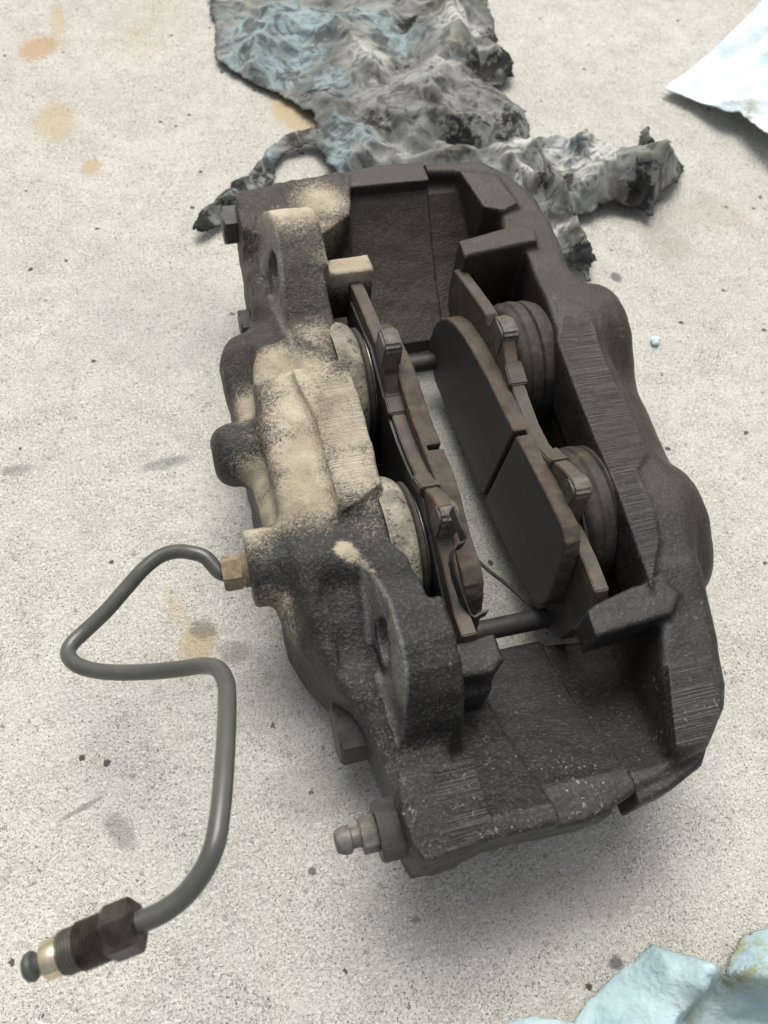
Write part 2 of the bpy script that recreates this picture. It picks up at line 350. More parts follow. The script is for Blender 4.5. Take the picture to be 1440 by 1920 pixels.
def build_inboard():
    F = Field((-6, 18, -2.1), (126, 330, 84), VOX)
    wall = plan([(447, 372), (452, 430), (463, 520), (490, 575), (472, 620), (445, 660), (430, 700), (427, 740), (440, 785),
                 (458, 850), (468, 905), (482, 950), (500, 1005), (522, 1060), (526, 1120), (538, 1170), (560, 1212), (596, 1246), (645, 1274),
                 (700, 1306), (728, 1352), (738, 1400), (745, 1450), (748, 1520), (766, 1570), (796, 1632)], 40)
    near_end = plan([(830, 1617), (900, 1590)], 60)
    crest = plan([(449, 374), (457, 430), (470, 520), (491, 575), (481, 640), (474, 700), (480, 780), (499, 860), (520, 940), (543, 1020), (556, 1080), (572, 1150), (600, 1222), (652, 1287),
                  (692, 1332), (718, 1390), (740, 1460), (752, 1525), (770, 1575), (798, 1630)], 60)
    tail = near_end + [(58, 27), (58, 310)] + plan([(700, 312), (600, 335), (500, 357)], 60)
    prof = [(20, 61), (44, 59), (58, 51), (74, 50), (92, 53), (108, 58.5), (122, 63.5), (170, 64.5), (218, 63.5), (230, 59), (244, 52), (280, 50), (292, 56), (300, 61), (324, 62)]
    under_ = [(y, max(0.3, outer(y))) for y in np.linspace(324, 20, 16)]
    d = smax(prism_z(F, crest + tail, -5, 90, 2), prism_x(F, prof + under_, -20, 58, 2), 6)
    shelf = [(20, 40), (48, 36), (66, 34), (90, 44), (130, 49), (200, 48), (240, 44), (270, 44), (324, 50)]
    d = smin(d, smax(prism_z(F, wall + tail, -5, 90, 2), prism_x(F, shelf + under_, -20, 50, 2), 6), 7)
    # far corner block
    d = smin(d, prism_z(F, plan([(442, 375), (500, 357), (600, 335), (657, 326), (657, 400), (600, 440), (480, 440), (452, 430)], 61.5), 32, 61.5, 1.2), 3)
    v = [at(585, 735, 71), at(592, 850, 71), at(604, 940, 70)]
    for p, q in zip(v[:-1], v[1:]): d = smax(d, -capsule(F, p + [0, 0, 4.5], q + [0, 0, 4.5], 8), 6)
    d = smin(d, ball(F, at(612, 1080, 45), 17), 12)
    d = smin(d, ball(F, at(478, 690, 40), 13), 10)
    d = smax(d, -ball(F, at(690, 1150, 66), 6), 6)
    strip = plan([(545, 690), (650, 672), (690, 800), (713, 905), (642, 958), (612, 860), (590, 775)], 69)
    d = smin(d, prism_z(F, strip, 45, 69.0, 0.8), 5)
    d = smax(d, -prism_z(F, plan([(560, 730), (668, 720), (700, 810), (735, 905), (642, 975), (612, 860), (588, 775)], 69), 69.0, 90, 0.3), 0.6)
    def lug(m, pr, x0, x1):
        q = prism_x(F, [(175 + m * dy, z) for dy, z in pr], x0 - 6, x1, 2.6)
        return smax(q, (x0 + .20 * (F.Z - 62) - F.X) * .98, 1.2)          # the bolt face leans a little
    low = [(124, 30), (100, 20), (55, 20), (34, 36)]
    far = [(36, 56), (50, 61), (62, 67), (72, 72), (82, 75.5), (90, 76.8), (97, 76), (103, 73.5), (108, 69), (112, 63), (118, 50)]
    near = [(36, 54), (52, 61), (58, 64.5), (64, 69), (70, 73), (77, 75.8), (84, 77), (92, 76.6), (100, 74), (106, 68.5), (111, 60), (115, 50), (120, 38)]
    d = smin(d, lug(1, far + low, 38.5, 60), 4.5); d = smin(d, lug(-1, near + low, 42.5, 62.5), 4.5)
    d = smax(d, -capsule(F, (34.0, 108, 65), (34.0, 60, 58), 8.0), 4)
    d = smax(d, -capsule(F, (30.0, 276, 64), (30.5, 226, 64), 8.0), 4)
    for y, x in ((258, 38.5), (91, 42.5)):
        d = smax(d, -cyl_x(F, y, 61, 10.0, x - 12, x - 0.6, 0.5), 3)
        d = smax(d, -cyl_x(F, y, 61, 7.6, 28, 70, 0.2), 0.8)
    # bosses on the outer wall: the blind one and the pipe port
    p = at(418, 850, 45); d = smin(d, cyl_x(F, p[1] - 1.5, 45, 11.8, 2.5, 34, 7.5), 4.5)
    p = at(470, 1065, 50); d = smin(d, cyl_x(F, p[1], 49, 13.2, 7.5, 34, 1.6), 4)
    d = smin(d, cyl_x(F, 302, 50, 12, 33, 50, 1.2), 5)
    d = smin(d, cyl_x(F, 62, 28, 11, 45, 60, 1.2), 5)
    # bridges: outer part full height, middle part relieved for the disc
    for lo, hi in ((20, 97), (247, 328)):
        d = smin(d, smax(prism_x(F, bridge_profile(lo, hi, 0, 62.0), 50, 79, 1.2), prism_z(F, END_PLAN, -5, 90, 2), 1.6), 3)
        d = smin(d, smax(prism_x(F, bridge_profile(lo, hi, -2.6, 55), 70, 140, 1.2), prism_z(F, END_PLAN, -5, 90, 2), 1.6), 1.2)
    # near end: corner block with a machined pad
    d = smin(d, smax(prism_z(F, plan([(742, 1440), (800, 1430), (890, 1425), (926, 1560), (832, 1606), (797, 1622), (772, 1580), (752, 1520)], 62), 30, 62.2, 0.8), -(F.Y - 26.5), 1), 2)
    d = smin(d, smax(prism_x(F, [(303.5, 40), (303.5, 61), (326, 61), (326, 40)], 50, 140, .8), prism_z(F, END_PLAN, -5, 90, 2), 1.6), 1.5)
    d = smin(d, prism_z(F, plan([(1020, 1556), (1118, 1535), (1150, 1526), (1150, 1440), (1020, 1470)], 54), 40, 54, 2), 2)
    # abutments that carry the pad ends
    d = smin(d, prism_z(F, plan([(600, 488), (690, 474), (703, 508), (600, 528)], 66), 40, 66, 1.2), 2.5)
    d = smin(d, prism_z(F, plan([(830, 1210), (928, 1185), (945, 1235), (925, 1262), (820, 1275)], 58), 40, 58, 1.6), 2.5)
    d = smin(d, box(F, (56, 72, 12), (76, 84, 48), 2), 4)
    # opening for disc and pads, bores
    d = smax(d, -box(F, (57.5, 96.5, -10), (160, 246, 100), 1.5), 1.5)
    for y in (207.5, 132.5):
        d = smax(d, -cyl_x(F, y, 41, 22, 55.5, 70, 0.5), 0.8)
    d = smax(d, -cyl_x(F, at(470, 1065, 50)[1], 49, 6.6, 0, 12, 0.2), 0.5)
    d += lump(F, 0.22, 14, 3) + lump(F, 0.10, 5, 4)
    # seam, cut clean
    d = np.maximum(d, F.X - seam(F.Y))
    return F, d

def build_outboard():
    F = Field((96, 18, -2.1), (194, 330, 84), VOX)
    outline = plan([(900, 305), (955, 330), (1010, 372), (1036, 415), (1055, 480), (1062, 512), (1105, 600), (1180, 760), (1225, 860), (1262, 960),
                    (1316, 1080), (1350, 1190), (1366, 1280), (1362, 1325), (1330, 1398), (1250, 1452), (1110, 1536)], 60)
    outline = [(104, 316)] + outline + [(100, 33)]
    prof = [(20, 61.5), (46, 62), (62, 60), (80, 62), (95, 65), (245, 65), (262, 62), (278, 60), (294, 62), (324, 63)]
    prof += [(y, max(0.3, outer(y))) for y in np.linspace(324, 20, 16)]
    d = smax(prism_z(F, outline, -5, 90, 3), prism_x(F, prof, 90, 220, 2), 5)
    d = smin(d, cyl_x(F, 212, 41, 26, 135, 177, 8), 9)
    d = smin(d, cyl_x(F, 121, 41, 25, 135, 169.0, 8), 9)
    d = smin(d, capsule(F, (161.5, 200, 36), (157, 110, 36), 18), 8)
    # bottom lip under the near end
    d = smin(d, prism_z(F, plan([(1118, 1532), (1185, 1518), (1263, 1479), (1319, 1434), (1329, 1400), (1200, 1400), (1110, 1450)], 54), 36, 54, 2), 1.5)
    # hollow each bridge between the machined end pads and the abutments
    for lo, hi in ((18, 97), (247, 332)):
        ys = np.linspace(lo, hi, 30)
        cut = [(y, min(inner(y) - 4.2, 54.6)) for y in ys] + [(hi, 120), (lo, 120)]
        if lo == 18: cp = plan([(1030, 1120), (1215, 1075), (1236, 1150), (1240, 1240), (1258, 1330), (1268, 1393), (1290, 1450), (1200, 1520), (1110, 1570), (1050, 1600)], 60)
        else: cp = plan([(740, 342), (790, 331), (872, 329), (898, 350), (914, 388), (938, 402), (942, 430), (850, 500), (740, 600)], 60)
        d = smax(d, -smax(prism_x(F, cut, 90, 200, 0.5), prism_z(F, cp, -5, 100, 2), 7 if lo == 18 else 3), 3)
    # opening
    d = smax(d, -prism_z(F, [(90, 96.5), (129, 92), (134, 88), (140.5, 200), (145, 243), (145, 250), (90, 250)], -10, 100, 1.5), 2)
    # abutments
    d = smin(d, prism_z(F, plan([(850, 452), (975, 418), (1005, 428), (1010, 450), (880, 478), (862, 492)], 69), 38, 69, 1.5), 3)
    d = smin(d, prism_z(F, plan([(1090, 1155), (1115, 1131), (1190, 1096), (1245, 1088), (1275, 1110), (1262, 1150), (1125, 1192), (1108, 1207)], 65), 50, 65, 1.4), 2.5)
    for y in (207.5, 132.5):
        d = smax(d, -cyl_x(F, y, 41, 23, 110, 150, 0.5), 0.8)
    strip = plan([(1062, 570), (1105, 590), (1140, 690), (1190, 790), (1213, 850), (1188, 880), (1235, 1010), (1222, 1100), (1165, 940), (1090, 760), (1045, 640)], 67)
    d = smin(d, prism_z(F, strip, 45, 67.4, 0.6), 3)
    pad = plan([(1252, 1245), (1335, 1238), (1350, 1330), (1322, 1392), (1268, 1402)], 63)
    d = smin(d, prism_z(F, pad, 30, 63.2, 0.6), 1.5)
    pad = plan([(862, 318), (930, 328), (972, 378), (945, 392), (908, 386)], 63.5)
    d = smin(d, prism_z(F, pad, 40, 62.9, 0.6), 3)
    d += lump(F, 0.22, 14, 5) + lump(F, 0.10, 5, 6)
    d = np.maximum(d, seam(F.Y) + 0.06 - F.X)
    return F, d

STRIP_L = plan([(560, 725), (662, 712), (700, 810), (716, 905), (642, 960), (612, 860), (588, 775)], 69)
STRIP_R = plan([(1062, 600), (1105, 610), (1140, 690), (1190, 790), (1213, 850), (1188, 880), (1235, 1010), (1222, 1100), (1165, 940), (1090, 760), (1045, 640)], 67)
PAD_R = plan([(1252, 1245), (1335, 1238), (1350, 1330), (1322, 1392), (1268, 1402)], 63)
PAD_L = plan([(815, 1450), (890, 1428), (922, 1558), (838, 1598)], 62.6)
def set_attr(me, name, val):
    a = me.attributes.new(name, 'FLOAT', 'POINT'); a.data.foreach_set('value', val.astype(np.float32))
def soft_in(p, poly, w): return np.clip(0.5 - poly_sd(p[:, 0], p[:, 1], poly) / w, 0, 1)
def gauss(p, spots):
    t = np.zeros(len(p))
    for px, py, z, r, a in spots:
        c = at(px, py, z); t = np.maximum(t, a * np.exp(-(((p - c) / (r * (1.18 if r > 5 else 1.1))) ** 2).sum(1)))
    return t
# where dried road dust lies on the inboard half: pixel, height, radius (mm), strength
DUST_L = [(545, 400, 72, 15, 1.0), (600, 372, 63, 12, .9), (630, 440, 60, 14, .6), (655, 495, 66, 13, 1.0), (515, 690, 62, 12, .9), (560, 700, 66, 16, .9), (590, 640, 60, 10, .65),
          (560, 770, 66, 16, .85), (640, 740, 69, 12, .9), (650, 800, 69, 14, .95), (670, 880, 69, 14, .85), (565, 860, 63, 13, 1.0), (575, 920, 63, 15, .95), (540, 950, 62, 10, .9),
          (470, 760, 50, 10, .9), (455, 820, 45, 10, .75), (480, 900, 50, 9, 1.0), (490, 960, 50, 11, 1.0), (475, 1015, 55, 10, .85), (455, 1040, 50, 7, .7), (500, 1120, 50, 8, .6), (545, 1120, 48, 8, .85), (560, 1170, 44, 8, .6),
          (646, 1028, 66, 3.0, 1.3), (660, 1038, 67, 3.0, 1.3), (676, 1050, 68, 3.2, 1.2), (690, 1060, 69, 2.6, 1.1), (664, 1052, 67, 2.2, 1.0), (618, 1048, 61, 2.0, 1.2), (606, 1070, 60, 2.2, 1.2), (624, 1064, 61, 1.8, 1.1), (598, 1078, 60, 1.5, 1.1), (634, 1056, 62, 1.4, 1.0), (690, 980, 63, 14, .35), (500, 480, 50, 25, .35), (730, 1460, 50, 20, .3), (700, 1330, 40, 16, .35), (520, 820, 62, 14, .55)]
caliper = bpy.data.objects.new('brake_caliper', None); COL.objects.link(caliper)
caliper.empty_display_size = 0.02
caliper.location = (0.095, 0.170, 0.0)
tag(caliper, 'dirty dark cast iron disc brake caliper lying open side up on the concrete', 'brake caliper')
def under(o, par=None):
    """keep world placement when parenting to the caliper"""
    o.parent = par or caliper
    root = caliper if par is None else par
    o.matrix_parent_inverse = Matrix.Translation(root.matrix_world.translation).inverted() if par is None else Matrix.Identity(4)
    return o
caliper_inv = Matrix.Translation(Vector((0.095, 0.170, 0.0))).inverted()
def part(name, me, mat, smooth=True, parent=None):
    o = link(name, me, mat, None, smooth)
    if parent is None:
        o.parent = caliper; o.matrix_parent_inverse = caliper_inv
    else:
        o.parent = parent
    return o
F, d = build_inboard(); me, p = to_mesh(F, d, 'inboard_housing')
set_attr(me, 'dust', gauss(p, DUST_L))
set_attr(me, 'machined', np.maximum(soft_in(p, STRIP_L, 2) * (p[:, 2] > 66), soft_in(p, PAD_L, 2) * (p[:, 2] > 59)))
bare = np.zeros(len(p))
for y, x, lo, hi in ((258, 38.5, 200, 286), (91, 42.5, 60, 118)):
    hr = np.hypot(p[:, 1] - y, p[:, 2] - 61)
    bare = np.maximum(bare, .75 * np.clip(1.4 - np.abs(p[:, 0] - x - .20 * (p[:, 2] - 62)), 0, 1) * (p[:, 1] > lo) * (p[:, 1] < hi) * (p[:, 2] > 52))
    bare = np.maximum(bare, (hr < 8.3) * (p[:, 0] > x + 1) * (p[:, 0] < x + 24) * 1.6)
set_attr(me, 'bare', bare)
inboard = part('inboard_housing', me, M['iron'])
F, d = build_outboard(); me, p = to_mesh(F, d, 'outboard_housing')
set_attr(me, 'dust', np.zeros(len(p)))
set_attr(me, 'machined', np.maximum(soft_in(p, STRIP_R, 2) * (p[:, 2] > 64), soft_in(p, PAD_R, 2) * (p[:, 2] > 60)))
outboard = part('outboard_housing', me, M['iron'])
# ------------------------------------------------------------------ caliper hardware
def lathe(origin, axis, prof, n=48, hexes=(), close=True):
    """surface of revolution: prof = [(t, r)] in mm along axis; rings whose index is in hexes are hexagonal"""
    ax = Vector(axis).normalized(); u = ax.orthogonal().normalized()
    if abs(ax.x) > .7: u = Vector((0, .24, 1)).normalized(); u = (u - ax * u.dot(ax)).normalized()
    w = ax.cross(u); o = Vector(origin); vs = []; fs = []
    for i, (t, r) in enumerate(prof):
        for j in range(n):
            a = 2 * math.pi * j / n; rr = r
            if i in hexes:
                b = (a % (math.pi / 3)) - math.pi / 6; rr = r * math.cos(math.pi / 6) / math.cos(b)
            vs.append(o + ax * t + (u * math.cos(a) + w * math.sin(a)) * rr)
    for i in range(len(prof) - 1):
        for j in range(n):
            j2 = (j + 1) % n; fs.append((i * n + j, i * n + j2, (i + 1) * n + j2, (i + 1) * n + j))
    if close: fs.append(tuple(range(n))[::-1]); fs.append(tuple((len(prof) - 1) * n + j for j in range(n)))
    return vs, fs
def lathe_part(name, mat, origin, axis, prof, parent=None, n=48, hexes=(), close=True, deg=32):
    v, f = lathe(origin, axis, prof, n, hexes, close)
    o = part(name, mesh_np(name, [tuple(q) for q in v], f), M[mat], True, parent); auto_smooth(o, deg); return o
def sweep(name, mat, pts, r, n=20, sub=10, parent=None, cap=True):
    """round tube along a Catmull-Rom path"""
    P = [np.array(p, float) for p in pts]; P = [2 * P[0] - P[1]] + P + [2 * P[-1] - P[-2]]; C = []
    for i in range(1, len(P) - 2):
        for t in np.linspace(0, 1, sub, endpoint=False):
            a, b, c, e = P[i - 1], P[i], P[i + 1], P[i + 2]
            C.append(.5 * ((2 * b) + (c - a) * t + (2 * a - 5 * b + 4 * c - e) * t * t + (3 * b - a - 3 * c + e) * t ** 3))
    C.append(P[-2]); C = np.array(C); vs = []; fs = []; up = None
    for i in range(len(C)):
        T = C[min(i + 1, len(C) - 1)] - C[max(i - 1, 0)]; T /= np.linalg.norm(T)
        if up is None: up = np.cross(T, [0, 0, 1.0]); up /= np.linalg.norm(up)
        up = up - T * (up @ T); up /= np.linalg.norm(up); w = np.cross(T, up)
        for j in range(n):
            a = 2 * math.pi * j / n; vs.append(C[i] + r * (math.cos(a) * up + math.sin(a) * w))
    for i in range(len(C) - 1):
        for j in range(n): j2 = (j + 1) % n; fs.append((i * n + j, i * n + j2, (i + 1) * n + j2, (i + 1) * n + j))
    if cap: fs.append(tuple(range(n))[::-1]); fs.append(tuple((len(C) - 1) * n + j for j in range(n)))
    return part(name, mesh_np(name, vs, fs), M[mat], True, parent), C

# pistons and their rubber boots
for side in (1, -1):
    for y in (207.5, 132.5):
        if side == 1:
            o = lathe_part('piston', 'piston_steel', (119.6, y, 41), (1, 0, 0), [(0, 12), (0, 16), (5, 16), (5.5, 16.5), (.4, 19.8), (.9, 20.6), (2, 21), (26, 21)][2:] if False else [(6, 15), (.6, 15.5), (0, 16), (0, 20.3), (.5, 21), (27, 21)], None, 64)
            b = lathe_part('dust_boot', 'boot', (0, y, 41), (1, 0, 0), [(124.5, 21.2), (124, 22.6), (124.6, 24), (126, 25.2), (127.6, 25.8), (128.6, 25.1), (129.6, 25.9), (131.5, 26.1), (133.4, 25.7), (134.3, 24.5), (135.0, 25.6), (137, 25.8), (139, 25.2), (141, 24.6)], o, 72, (), False)
        else:
            o = lathe_part('piston', 'piston_steel', (67.4, y, 41), (-1, 0, 0), [(6, 15), (.6, 15.5), (0, 16), (0, 20.3), (.5, 21), (27, 21)], None, 64)
            b = lathe_part('dust_boot', 'boot_dusty', (0, y, 41), (-1, 0, 0), [(-63.4, 21.2), (-63.6, 22.5), (-63, 24), (-62, 25.0), (-60.5, 25.9), (-58.5, 26.5), (-56.5, 26.3), (-54, 24.6)], o, 72, (), False)
            lathe_part('boot_ring', 'boot', (0, y, 41), (-1, 0, 0), [(-66, 21.3), (-66.2, 22.6), (-65.5, 23.6), (-64.4, 23.4), (-63.6, 22.6)], o, 72, (), False)
# hexagon bolts that clamp the halves
def hex_bolt(px, py, z, x_in, R, length, flange=True):
    c = at(px, py, z)
    o = lathe_part('bridge_bolt', 'bolt', (x_in, c[1], z), (-1, 0, 0), [(-2, R * .98), (length - 1.0, R), (length, R * .86), (length, 0.3)], None, 48, (0, 1), True, 28)
    if flange:
        lathe_part('bolt_flange', 'bolt', (x_in, c[1], z), (-1, 0, 0), [(-1.5, R * 1.22), (1.2, R * 1.22), (1.8, R * 1.12), (1.8, R * .9)], o, 48)
hex_bolt(434, 422, 50, at(452, 418, 50)[0] + 2, 9.0, 10.5)
hex_bolt(462, 612, 22, at(478, 605, 22)[0] + 2, 8.4, 9.0)
hex_bolt(676, 1366, 27, at(712, 1366, 27)[0] + 2.0, 10.4, 17.0, False)
# bleed screw in its hexagon plug at the near end
c = at(752, 1560, 48); x0 = at(782, 1560, 48)[0] + 1.0
bl = lathe_part('bleed_screw', 'bleed', (x0 - 12.5, c[1] + 1.6, 48), (-1, 0, 0), [(-2, 3.4), (0.2, 3.4), (.2, 5.3), (4.4, 5.3), (4.8, 4.8), (4.8, 3.3), (5.6, 2.9), (7.4, 2.9), (7.9, 3.9), (9.6, 4.1), (12.0, 3.2), (12.3, 2.4), (12.3, 1.1), (11.2, 1.0)], None, 48, (2, 3), True, 28)
lathe_part('hex_plug', 'bolt', (x0 - 2.0, c[1] + 1.6, 48), (-1, 0, 0), [(-2, 8.8), (9.6, 8.8), (10.6, 8.0), (10.6, 3.3)], bl, 48, (0, 1), True, 28)
lathe_part('plug_washer', 'bolt', (x0 - 1.6, c[1] + 1.6, 48), (-1, 0, 0), [(-3, 10.4), (.8, 10.4), (1.3, 9.8), (1.3, 7)], bl, 56)
# pad retaining pins and spring wire
for y in (233.5, 103.5):
    lathe_part('retaining_pin', 'plate_dark', (54, y, 19), (1, 0, 0), [(0, 3.4), (0.5, 3.9), (92, 3.9), (92.5, 3.4)], None, 28)
sweep('spring_wire', 'wire', [at(860, 1010, 20), at(905, 1060, 19), at(955, 1100, 18), at(1010, 1148, 19), at(1060, 1180, 21)], .75, 10, 8)

# brake pipe with its two unions
port = at(470, 1065, 50); py_, pz_ = port[1], 49.0
path = [(4, py_, pz_), (-1.5, py_ + .3, pz_ + .4)] + [at(*q) for q in ((386, 1046, 51), (362, 1037, 51), (332, 1034, 50), (300, 1043, 49), (268, 1068, 48), (235, 1105, 46), (198, 1147, 44), (160, 1183, 42), (135, 1207, 42), (128, 1227, 43), (142, 1245, 45), (172, 1256, 47), (220, 1261, 51), (290, 1259, 57), (345, 1253, 63), (382, 1248, 68), (408, 1254, 73), (423, 1278, 77), (426, 1315, 81), (424, 1380, 87), (419, 1460, 92), (412, 1530, 95), (402, 1585, 96), (380, 1635, 95), (345, 1680, 93), (305, 1710, 92), (262, 1729, 91), (235, 1740, 90.5))]
pipe, CP = sweep('brake_pipe', 'pipe_paint', path, 2.5, 28, 9)
pipe['label'] = 'bent grey brake pipe screwed into the caliper port'
lathe_part('flare_nut', 'rust_nut', (9.2, py_, pz_), (-1, 0, 0), [(-3, 5.9), (3.4, 5.9), (3.8, 5.4), (4.2, 5.4), (4.2, 6.1), (9.4, 6.1), (10.4, 5.4), (10.4, 3.2), (8.5, 2.7)], pipe, 48, (4, 5), True, 28)
E1 = at(254, 1733, 91); E0 = at(70, 1808, 86); dv = E0 - E1; L = np.linalg.norm(dv)
def threads(t0, t1, r): 
    th = []; t = t0
    while t < t1: th += [(t, r - .45), (t + .35, r), (t + .7, r - .45)]; t += .85
    return th
fit = lambda pr: [(t * .91, r) for t, r in pr]
hn = lathe_part('flare_nut', 'nut_brown', E1, dv, fit([(-.8, 2.6), (-.8, 5.6), (0.0, 6.2), (6.2, 6.2), (7.2, 5.6), (7.3, 4.9)] + threads(7.4, 13.6, 5.3) + [(13.9, 5.1)]), pipe, 60, (1, 2, 3, 4), True, 24)
lathe_part('union_thread', 'nut_green', E1, dv, fit([(13.5, 5.0)] + threads(13.8, 18.0, 4.9) + [(18.6, 4.6)]), pipe, 48, (), True, 60)
lathe_part('brass_sleeve', 'brass', E1, dv, fit([(18.2, 3.9), (18.8, 4.2), (22.6, 4.2), (23.1, 3.8), (23.1, 2.2)]), pipe, 48)
lathe_part('pipe_end', 'tip_dark', E1, dv, fit([(22.6, 2.2), (25.2, 2.1), (25.8, 3.0), (26.5, 3.3), (27.6, 3.0), (28.2, 2.3), (28.2, 1.1), (27.0, 1.0)]), pipe, 40)

# ------------------------------------------------------------------ brake pads (they only sit between the pistons)
def extr(name, pts, x0, x1, mat, bevel, parent, lean=None, hole=None):
    """flat plate: outline in (y, z), thickness along x"""
    bm = bmesh.new(); vs = [bm.verts.new((x0 * S, a * S, b * S)) for a, b in pts]
    f = bm.faces.new(vs); r = bmesh.ops.extrude_face_region(bm, geom=[f])
    for q in r['geom']:
        if isinstance(q, bmesh.types.BMVert): q.co.x = x1 * S
    bmesh.ops.recalc_face_normals(bm, faces=bm.faces)
    if bevel: bmesh.ops.bevel(bm, geom=[e_ for e_ in bm.edges if e_.calc_face_angle(0) > .3], offset=bevel * S, segments=2, affect='EDGES', clamp_overlap=True)
    me = bpy.data.meshes.new(name); bm.to_mesh(me); bm.free()
    o = link(name, me, M[mat], parent); auto_smooth(o, 30); return o
def smooth_poly(pts, it=2):
    P = np.array(pts, float)
    for _ in range(it):
        Q = np.roll(P, -1, 0); P = np.stack([.75 * P + .25 * Q, .25 * P + .75 * Q], 1).reshape(-1, 2)
    return [tuple(q) for q in P]
def top_of(pr, y):
    q = sorted(pr); return float(np.interp(y, [a for a, b in q], [b for a, b in q]))
LOWER = [(248, 50), (247, 40), (240, 36), (236, 22), (225, 14), (195, 9), (163, 7), (130, 9), (101, 14), (92, 24), (90, 38), (86, 42), (86, 54)]
R_TOP = [(91.5, 65.4), (103, 66), (117.3, 65), (118.2, 71), (119.6, 77.5), (122, 80), (127, 80), (131, 78.4), (134.8, 76), (141, 71), (149.6, 66.8), (161, 65.4), (173, 66.6), (184, 69.2), (190, 73), (193.5, 76), (197, 77.4), (203, 77), (204.6, 73), (205.5, 69.6), (207.5, 68.2), (210, 70.4), (216, 69.2), (232, 64.4), (247.5, 59.5)]
L_TOP = [(88, 60), (97, 59), (111.7, 64), (120.5, 66.6), (121.4, 72), (122.6, 77), (125, 78.8), (130, 77), (134.8, 72.6), (143, 67), (155, 63.3), (166, 61.2), (176.5, 60.8), (184, 62), (190, 67.5), (191.5, 74), (193, 78.4), (197, 79.4), (201.6, 78.4), (203.6, 72.4), (204.6, 69.4), (207, 68.6), (222, 66), (238.9, 62.8), (247, 60)]
FRIC = [(243, 20), (241, 35), (233, 48), (222, 55.5), (210, 60), (190, 64), (172, 66), (155, 67.8), (138, 70.5), (122, 73), (109, 73.5), (104.4, 62), (102.6, 50), (101, 36), (106.8, 27), (120, 23), (142, 18.8), (165, 15.5), (194, 13.5), (218, 12), (231, 11.5)]
FRIC_L = [(y - max(0, (128 - y) * .22), z + (0 if z < 30 else 4 if 180 < y < 225 else 0 if y > 128 else -8)) for y, z in FRIC]
def friction(prof, xp, xf, taper, parent):
    lo, hi = min(xp, xf) - 2, max(xp, xf) + 2
    Fd = Field((lo, 92, 8), (hi, 250, 80), .5)
    dd = prism_x(Fd, smooth_poly(prof, 1), min(xp, xf) - 1.5, max(xp, xf) + 1.5, .3) + lump(Fd, .14, 3, 21) + lump(Fd, .15, 9, 22)
    sgn = 1 if xf > xp else -1
    face = xf + taper * (Fd.Y - 160)
    dd = smax(dd, sgn * (Fd.X - face), 1.0); dd = np.maximum(dd, -sgn * (Fd.X - xp))
    c = 157.5                                              # the slot
    w_ = np.abs((Fd.Y - c) + .10 * (Fd.Z - 45)) - 1.15
    dd = smax(dd, -np.maximum(w_, -sgn * (Fd.X - (xp + sgn * 1.6))), .5)
    me, p = to_mesh(Fd, dd, 'friction_block')
    me.materials.append(M['friction_side']); me.materials.append(M['friction'])
    o = link('friction_block', me, None, parent)
    nr = np.zeros(len(me.polygons) * 3, np.float32); me.polygons.foreach_get('normal', nr); nr = nr.reshape(-1, 3)
    ct = np.zeros(len(me.polygons) * 3, np.float32); me.polygons.foreach_get('center', ct); ct = ct.reshape(-1, 3) / S
    me.polygons.foreach_set('material_index', ((np.abs(nr[:, 0]) > .8) & (np.abs(ct[:, 0] - (xf + taper * (ct[:, 1] - 160))) < .8)).astype(np.int32))
    return o
def pad(x0, x1, top, xf, taper, prof, label):
    root = bpy.data.objects.new('brake_pad', None); COL.objects.link(root); root.empty_display_size = .01
    tag(root, label, 'brake pad', 'brake pads facing each other inside the caliper')
    inner_x = x1 if xf > x1 else x0; outer_x = x0 if xf > x1 else x1; sg = 1 if xf > x1 else -1
    extr('backing_plate', top + LOWER, x0, x1, 'plate', .35, root)
    friction(prof, inner_x, xf, taper, root)
    for ya, yb in ((119.6, 128.4), (192.0, 203.0)):                  # raised ears that locate the springs
        zt = top_of(top, (ya + yb) / 2) + .6; tp = [(ya, zt - 2.2), (ya + 1.2, zt - .6), (ya + 3, zt), (yb - 3, zt), (yb - 1.2, zt - .6), (yb, zt - 2.2)]
        extr('locating_ear', tp + [(yb, zt - 12), (ya, zt - 12)], x0 - .4, x1 + 1.6, 'ear', .9, root)
    # thin shim behind the plate with two lips folded over its edge
    sh_top = [(y, z - (2.2 if 140 < y < 186 else 4.5 if 112 < y < 215 else 6)) for y, z in top if 92 < y < 243 and not (116 < y < 131 or 188 < y < 206)]
    sh = extr('shim', [(92, 50)] + sh_top + [(243, 48), (232, 20), (200, 11), (163, 9), (126, 11), (97, 20)], outer_x - sg * 1.1, outer_x - sg * .15, 'shim', .15, root)
    for y in (141.5, 181.0):
        prs = [(yy, top_of(top, yy) + .9) for yy in np.linspace(y - 4.4, y + 4.4, 7)]
        extr('shim_lip', prs + [(y + 4.4, top_of(top, y + 4.4) - 5), (y - 4.4, top_of(top, y - 4.4) - 5)], outer_x - sg * 1.2, inner_x + sg * .8, 'plate', .5, sh)
    return root
pad_r = pad(114.0, 119.0, R_TOP, 107.5, -.012, FRIC, 'brake pad with its dark slotted friction face showing, beside the outboard housing')
pad_l = pad(68.5, 73.5, L_TOP, 80.6, .0, FRIC_L, 'brake pad showing its shim and bent wear spring, beside the dusty inboard housing')
